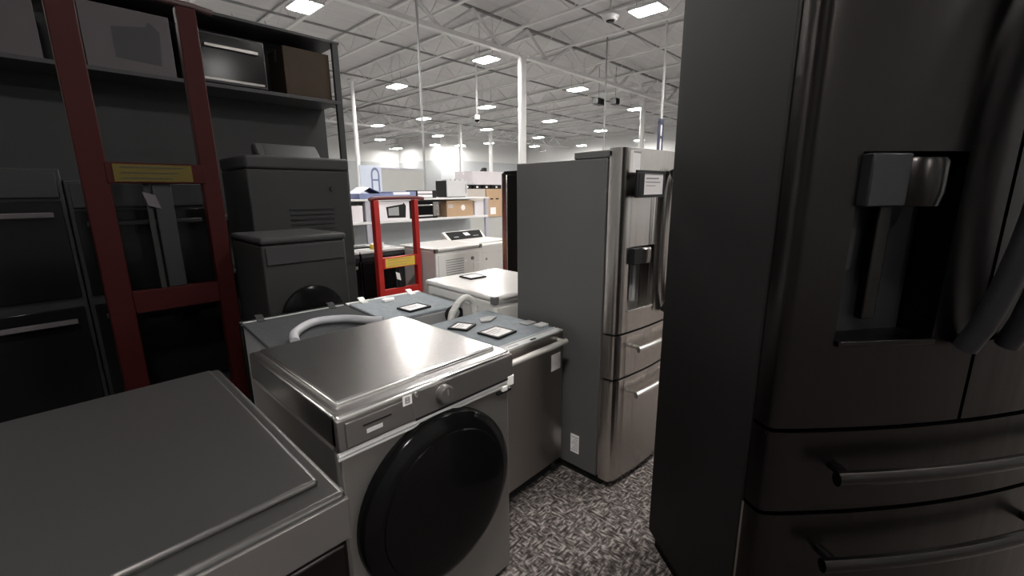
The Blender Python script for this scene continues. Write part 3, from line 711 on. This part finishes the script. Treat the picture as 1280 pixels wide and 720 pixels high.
mb = MB().prism([(.02 - .09, .035), (.23, .03), (.245, .2), (.21, .245), (.19, .225), (-.085, .19)], 'y', -d_ - .0015, -d_)
pr_ = mb.build('printed_microwave', M['black'], t)
MB().prism([(-.05, .07), (.12, .065), (.12, .19), (-.05, .17)], 'y', -d_ - .0022, -d_ - .0012).build('printed_window', M['grey_plastic'], pr_)
def toaster_oven(label, x0, x1, y0, y1, z0, h):
    t = thing('toaster_oven', label, 'oven', (x0, y0, z0)); W, D = x1 - x0, y1 - y0
    MB().box(0, W, .01, D, .015, h).build('body', M['black'], t, .008)
    MB().box(.03, W - .03, .03, D - .03, 0, .015).build('feet', M['black_matte'], t)
    d = MB().box(.02, W * .74, 0, .012, .03, h - .02).build('door', M['black_gloss'], t, .003)
    MB().box(.04, W * .72, -.03, -.015, h - .075, h - .055).build('handle', M['steel_edge'], d, .004)
    MB().box(.03, W * .73, -.003, .001, .03, .05).build('door_trim', M['lightgrey'], d)
    c = MB().box(W * .76, W - .01, 0, .012, .03, h - .02).build('control_panel', M['steel_dark'], t, .002)
    for k in range(3): MB().lathe([(.016, 0), (.014, -.018)], (W * .88, 0, .06 + .065 * k), axis='y', n=16).build('knob', M['chrome'], c, smooth=True)
toaster_oven('black oven with steel trim in the middle of the white shelf', 3.79, 4.30, YF + .03, 6.0, S, .265)
t, w_, d_, h_ = carton('brown_carton', 'brown carton with a round pale sticker on the white shelf', 'carton', 4.44, 5.00, YF + .03, 6.0, S, S + .255, M['carton'], tape=M['carton_pale'])
MB().lathe([(.045, -d_), (.045, -d_ - .0015)], (.06, 0, .14), axis='y', n=24).build('round_sticker', M['paper'], t)
MB().box(-.25, -.15, -d_ - .0012, -d_, .14, .2).build('shipping_label', M['carton_pale'], t)
t, w_, d_, h_ = carton('white_carton', 'plain white carton at the near end of the white shelf', 'carton', 2.70, 2.99, YF + .02, 6.0, S, S + .22, M['carton_white'], tape=M['paper'])
t, w_, d_, h_ = carton('white_carton', 'slim white carton at the far end of the white shelf beside the brown one', 'carton', 5.04, 5.24, YF + .03, 6.0, S, S + .24, M['carton_white'], tape=M['paper'])
# on top of the gondola
Tz = 1.49
t, w_, d_, h_ = carton('white_carton', 'tall white carton on top of the gondola at its near end', 'carton', 2.70, 2.90, 5.75, 6.05, Tz, Tz + .17, M['carton_white'], tape=M['paper'])
t = thing('open_carton', 'blue and white carton with raised flap on top of the gondola', 'carton', (2.98, 5.66, Tz))
MB().box(0, .5, 0, .36, 0, .075).build('box_body', M['blue'], t, .003)
mb = MB().prism([(0, .076), (.012, .07), (.16, .155), (.15, .165)], 'y', .0, .34); mb.build('flap', M['carton_white'], t)
mb = MB().prism([(.15, .16), (.16, .15), (.34, .07), (.35, .078)], 'y', .0, .34); mb.build('flap', M['blue'], t)
t, w_, d_, h_ = carton('flat_carton', 'long flat blue carton with white labels on top of the gondola', 'carton', 3.5, 3.92, 5.7, 6.0, Tz, Tz + .1, M['blue'])
MB().box(-.18, .1, -d_ - .001, -d_, .055, .09).build('printed_label', M['paper'], t)
MB().box(-.18, -.02, -d_ - .001, -d_, .008, .025).build('printed_label', M['carton_lilac'], t)
t, w_, d_, h_ = carton('flat_carton', 'flat white and black carton on the gondola next to the black cooler', 'carton', 3.94, 4.3, 5.7, 6.0, Tz, Tz + .115, M['black'])
MB().box(-.17, .1, -d_ - .001, -d_, .01, .05).build('printed_label', M['paper'], t)
MB().box(-.17, .1, -d_ - .001, -d_, .065, .105).build('printed_label', M['carton_white'], t)
t = thing('countertop_cooler', 'black sided cooler with silver front on top of the gondola', 'cooler', (4.60, 5.80, Tz))
MB().box(0, .43, .02, .31, .012, .27).build('body', M['black_matte'], t, .004)
MB().box(.02, .41, .03, .29, 0, .012).build('feet', M['black'], t)
d = MB().box(.0, .43, 0, .02, .012, .27).build('door', M['lightgrey'], t, .004)
MB().box(.38, .395, -.02, -.008, .06, .22).build('handle', M['steel_edge'], d, .003)
mb = MB()
for k in range(4): mb.box(.02 + .1 * k, .09 + .1 * k, .04, .28, .27, .29 + .012 * (k % 2))
t2 = mb.build('wire_rack', M['lightgrey'], None, .003); t2.location = (4.60, 5.80, Tz); tag(t2, 'pale wire rack lying on the black and silver cooler', 'rack')

# stack of boxed goods behind the gondola
carton('appliance_carton', 'grey louvred appliance carton at the bottom of the stack behind the gondola', 'carton', 6.35, 7.7, 7.5, 8.1, 0, 1.0, M['board'])
t, w_, d_, h_ = carton('appliance_carton', 'pale brown carton on the left of the stack behind the gondola', 'carton', 6.40, 7.05, 7.5, 8.1, 1.0, 1.645, M['carton_pale'], tape=M['carton'])
t, w_, d_, h_ = carton('appliance_carton', 'brown carton with two hand holes, right of the stack behind the gondola', 'carton', 7.06, 7.70, 7.48, 8.1, 1.0, 1.645, M['carton'], tape=M['carton_pale'])
MB().box(-.2, -.1, -d_ - .002, -d_, .40, .43).build('hand_hole', M['black'], t); MB().box(-.02, .08, -d_ - .002, -d_, .40, .43).build('hand_hole', M['black'], t)
MB().box(-.2, -.02, -d_ - .002, -d_, .06, .22).build('shipping_label', M['paper'], t)
for k, (a, b) in enumerate(((6.42, 6.68), (6.72, 6.98), (7.02, 7.26), (7.30, 7.62))):
    t, w_, d_, h_ = carton('black_tray', 'flat black packing tray between the brown cartons and the lilac carton', 'tray', a, b, 7.55, 8.0, 1.646, 1.735, M['black'], group='black packing trays on the carton stack')
    MB().box(-.03, .03, -d_ - .001, -d_, .02, .06).build('printed_spot', M['paper'], t)
t, w_, d_, h_ = carton('large_carton', 'large lilac grey carton topmost on the stack behind the gondola', 'carton', 6.66, 7.68, 7.5, 8.1, 1.736, 2.03, M['carton_lilac'], tape=M['carton_white'])
b = MB().prism([(7.15, 2.031), (7.3, 2.031), (7.3, 2.12), (7.24, 2.13)], 'y', 7.7, 7.8).build('roll_holder', M['black'], None, .004)
tag(b, 'small black holder standing on the large lilac grey carton', 'holder')

# posters and boards beyond
t = thing('arch_poster', 'pale blue poster board with a dark arch emblem beyond the gondola', 'poster', (4.0, 7.5, 0))
MB().box(.0, .42, 0, .03, 1.4, 2.06).build('board', M['blue_pale'], t, .003)
mb = MB()
for i in range(14):
    a, b = PI * i / 14, PI * (i + 1) / 14
    mb.quad(*[(.29 + r * math.cos(q), -.002, 1.90 + 1.5 * r * math.sin(q)) for r, q in ((.085, a), (.085, b), (.055, b), (.055, a))])
mb.box(.205, .235, -.003, -.001, 1.6, 1.90); mb.box(.345, .375, -.003, -.001, 1.6, 1.90); mb.box(.23, .35, -.003, -.001, 1.79, 1.82)
mb.build('arch_emblem', M['blue'], t)
for x in (.03, .37):
    f = MB().box(x, x + .03, .03, .06, .03, 1.9).build('stand_leg', M['grey_plastic'], t)
    MB().box(x - .03, x + .05, -.15, .25, 0, .03).build('stand_foot', M['grey_plastic'], f)
t = thing('display_board', 'wide grey green display board standing beyond the gondola', 'board', (4.66, 8.0, 0))
MB().box(0, 1.05, 0, .06, .1, 2.03).build('panel', M['board'], t, .004)
MB().box(-.02, 1.07, -.01, .07, 2.03, 2.06).build('top_rail', M['post'], t)
MB().box(-.05, 1.08, -.1, .16, 0, .1).build('base', M['grey_plastic'], t)

# ------------------------------------------------------------------ things hanging from the roof
t = thing('hanging_sign', 'tall dark blue framed sign hanging above the stainless refrigerator', 'sign', (11.95, 5.65, 2.55), TH)
MB().box(-.14, -.08, 0, .06, 0, .85).build('frame_side', M['navy'], t); MB().box(.08, .14, 0, .06, 0, .85).build('frame_side', M['navy'], t)
MB().box(-.14, .14, 0, .06, .78, .92).build('frame_head', M['navy'], t); MB().box(-.08, .08, 0, .06, .42, .48).build('frame_rail', M['navy'], t)
MB().box(-.08, .08, .02, .04, 0, .78).build('white_panel', M['paper'], t)
MB().tube([(.0, .03, .92), (.0, .03, ZC - 2.55)], .03).build('drop_pole', M['beam'], t)
b = thing('ceiling_projector', 'round sensor on a short drop pole below the roof deck, near the largest lamp', 'projector', (8.65, 5.35, 5.05))
MB().lathe([(.04, .1), (.15, .08), (.17, .02), (.12, -.05), (.02, -.07)], (0, 0, 0), n=20, sx=1.2).build('body', M['lightgrey'], b, smooth=True)
MB().lathe([(.09, -.055), (.08, -.08), (.03, -.09)], (0, 0, 0), n=16).build('lens', M['black_gloss'], b, smooth=True)
MB().tube([(0, 0, .08), (0, 0, ZC - 5.05)], .025).build('drop_pole', M['beam'], b)
b = thing('security_camera', 'dome security camera on a long white drop pole beside the middle lamps', 'camera', (10.0, 10.95, 3.85))
MB().lathe([(.05, .14), (.09, .12), (.09, 0), (.08, -.02)], (0, 0, 0), n=20).build('housing', M['shelf'], b, smooth=True)
MB().lathe([(.08, -.02), (.065, -.07), (.02, -.09)], (0, 0, 0), n=16).build('dome', M['black_gloss'], b, smooth=True)
MB().tube([(0, 0, .14), (0, 0, ZC - 3.85)], .03).build('drop_pole', M['beam'], b)
for (x, y, lab) in ((14.63, 9.42, 'wider black loudspeaker of the pair hanging under the white girder'), (15.05, 8.98, 'smaller black loudspeaker of the pair hanging under the white girder')):
    b = thing('loudspeaker', lab, 'loudspeaker', (x, y, 4.66), TH)
    k = 1 if 'wider' in lab else .6
    MB().box(-.25 * k, .25 * k, -.12, .12, 0, .22).build('cabinet', M['black'], b, .02)
    MB().lathe([(.08, -.12), (.08, -.13), (.03, -.125)], (0, 0, .11), axis='y', n=20).build('driver', M['black_matte'], b)
    MB().tube([(0, 0, .22), (0, 0, ZC - 4.66)], .014).build('drop_rod', M['grey_plastic'], b)
for (x, y, z0, m, lab) in ((5.86, 8.15, 1.2, M['grey_plastic'], 'slim power pole from the roof deck down behind the gondola'), (12.0, 7.5, 2.2, M['grey_plastic'], 'slim dark power pole dropping behind the long grey fridge side')):
    p = thing('power_pole', lab, 'pole', (x, y, 0))
    MB().box(-.018, .018, -.018, .018, .02, ZC).build('shaft', m, p, .004)
    MB().box(-.07, .07, -.07, .07, 0, .02).build('foot_plate', M['grey_plastic'], p)

# ------------------------------------------------------------------ goods beyond the near washer, dimness put into their colours
def dim_shelves():
    t = gondola('tall dimmed shelving carrying boxed ovens behind the dimmed red frame', -1.0, 2.62, 5.20, 5.72, 3.26, 2.62, (-.95, 2.59), M['dim_grey'], M['dim_grey'], M['dim_light'], M['dim_grey'], zs=(1.35, .8))
dim_shelves()
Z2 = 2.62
t, w_, d_, h_ = carton('microwave_carton', 'dimmed white carton printed with a microwave on the tall dimmed shelving', 'carton', .45, 1.05, 5.22, 5.66, Z2, Z2 + .50, M['dim_white'], tape=M['dim_light'])
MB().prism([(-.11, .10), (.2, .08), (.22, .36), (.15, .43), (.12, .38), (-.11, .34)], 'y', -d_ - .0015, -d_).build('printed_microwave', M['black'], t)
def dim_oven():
    t = thing('toaster_oven', 'black oven on the tall dimmed shelving between two cartons', 'oven', (1.10, 5.24, Z2)); W, h = .74, .47
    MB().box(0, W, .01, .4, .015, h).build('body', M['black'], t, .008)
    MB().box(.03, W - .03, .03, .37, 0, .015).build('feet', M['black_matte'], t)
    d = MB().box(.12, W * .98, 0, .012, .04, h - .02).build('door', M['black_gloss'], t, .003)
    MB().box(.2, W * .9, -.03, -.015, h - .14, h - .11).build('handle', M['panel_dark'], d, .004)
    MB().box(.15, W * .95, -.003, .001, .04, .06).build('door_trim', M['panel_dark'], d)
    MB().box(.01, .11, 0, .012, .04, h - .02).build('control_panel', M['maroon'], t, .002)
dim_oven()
t, w_, d_, h_ = carton('brown_carton', 'dimmed brown carton at the end of the tall dimmed shelving', 'carton', 2.02, 2.52, 5.24, 5.66, Z2, Z2 + .49, M['dim_carton'], tape=M['dim_white'])
t, w_, d_, h_ = carton('white_carton', 'dimmed white carton on the tall dimmed shelving, at the near end past the dimmed red frame', 'carton', -.36, .20, 5.24, 5.66, Z2, Z2 + .45, M['dim_white'], tape=M['dim_light'])

hand_truck('oversized dimmed red frame truck with dimmed yellow label in front of the tall dimmed shelving', (.165, 3.3, 0), .64, 2.64, M['red_dim'], M['maroon'], M['dim_yellow'], ub=.115, zlab=1.69, zbot=1.02)

def oven_tower(label, x0, W, y, H, D=.6, trim=True):
    t = thing('oven_tower', label, 'oven', (x0, y, 0))
    MB().box(0, W, .025, D, .08, H).build('cabinet', M['black'], t, .006)
    MB().box(.03, W - .03, .06, D - .03, 0, .08).build('plinth', M['black_matte'], t)
    for z0, z1 in ((.3, .92), (.98, H - .18)):
        d = MB().box(.02, W - .02, 0, .025, z0, z1).build('oven_door', M['black_gloss'], t, .004)
        MB().box(.06, W - .06, -.05, -.03, z1 - .09, z1 - .06).build('handle', M['dim_white'] if trim else M['black'], d, .005)
    MB().box(.02, W - .02, .0, .025, H - .16, H - .02).build('control_panel', M['black'], t, .003)
oven_tower('black double oven tower beside the dimmed red frame, under the dimmed shelving', -.50, .60, 3.62, 1.72)
oven_tower('black oven cabinet standing directly behind the dimmed red frame', .105, .685, 3.62, 1.66, trim=False)

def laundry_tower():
    t = thing('laundry_tower', 'dimmed light grey stacked washer and dryer tower near the tall dimmed shelving', 'laundry tower', (1.09, 3.74, 0))
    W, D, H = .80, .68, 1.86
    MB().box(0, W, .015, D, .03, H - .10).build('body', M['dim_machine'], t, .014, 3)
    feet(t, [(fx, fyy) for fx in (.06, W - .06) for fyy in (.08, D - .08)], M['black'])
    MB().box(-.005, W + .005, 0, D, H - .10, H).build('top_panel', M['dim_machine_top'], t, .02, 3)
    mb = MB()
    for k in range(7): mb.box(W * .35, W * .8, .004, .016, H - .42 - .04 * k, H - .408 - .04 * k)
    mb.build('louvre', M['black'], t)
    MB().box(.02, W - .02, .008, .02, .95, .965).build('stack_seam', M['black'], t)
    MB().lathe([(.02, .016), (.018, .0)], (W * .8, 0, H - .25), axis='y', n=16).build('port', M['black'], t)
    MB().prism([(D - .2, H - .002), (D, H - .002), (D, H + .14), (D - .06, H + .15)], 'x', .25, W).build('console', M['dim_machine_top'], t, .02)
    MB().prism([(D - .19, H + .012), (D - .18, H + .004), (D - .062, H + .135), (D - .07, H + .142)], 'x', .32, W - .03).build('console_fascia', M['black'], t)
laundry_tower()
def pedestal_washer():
    t = thing('pedestal_washer', 'dimmed light grey washer on a pedestal in front of the dimmed laundry tower', 'washing machine', (.87, 2.90, 0))
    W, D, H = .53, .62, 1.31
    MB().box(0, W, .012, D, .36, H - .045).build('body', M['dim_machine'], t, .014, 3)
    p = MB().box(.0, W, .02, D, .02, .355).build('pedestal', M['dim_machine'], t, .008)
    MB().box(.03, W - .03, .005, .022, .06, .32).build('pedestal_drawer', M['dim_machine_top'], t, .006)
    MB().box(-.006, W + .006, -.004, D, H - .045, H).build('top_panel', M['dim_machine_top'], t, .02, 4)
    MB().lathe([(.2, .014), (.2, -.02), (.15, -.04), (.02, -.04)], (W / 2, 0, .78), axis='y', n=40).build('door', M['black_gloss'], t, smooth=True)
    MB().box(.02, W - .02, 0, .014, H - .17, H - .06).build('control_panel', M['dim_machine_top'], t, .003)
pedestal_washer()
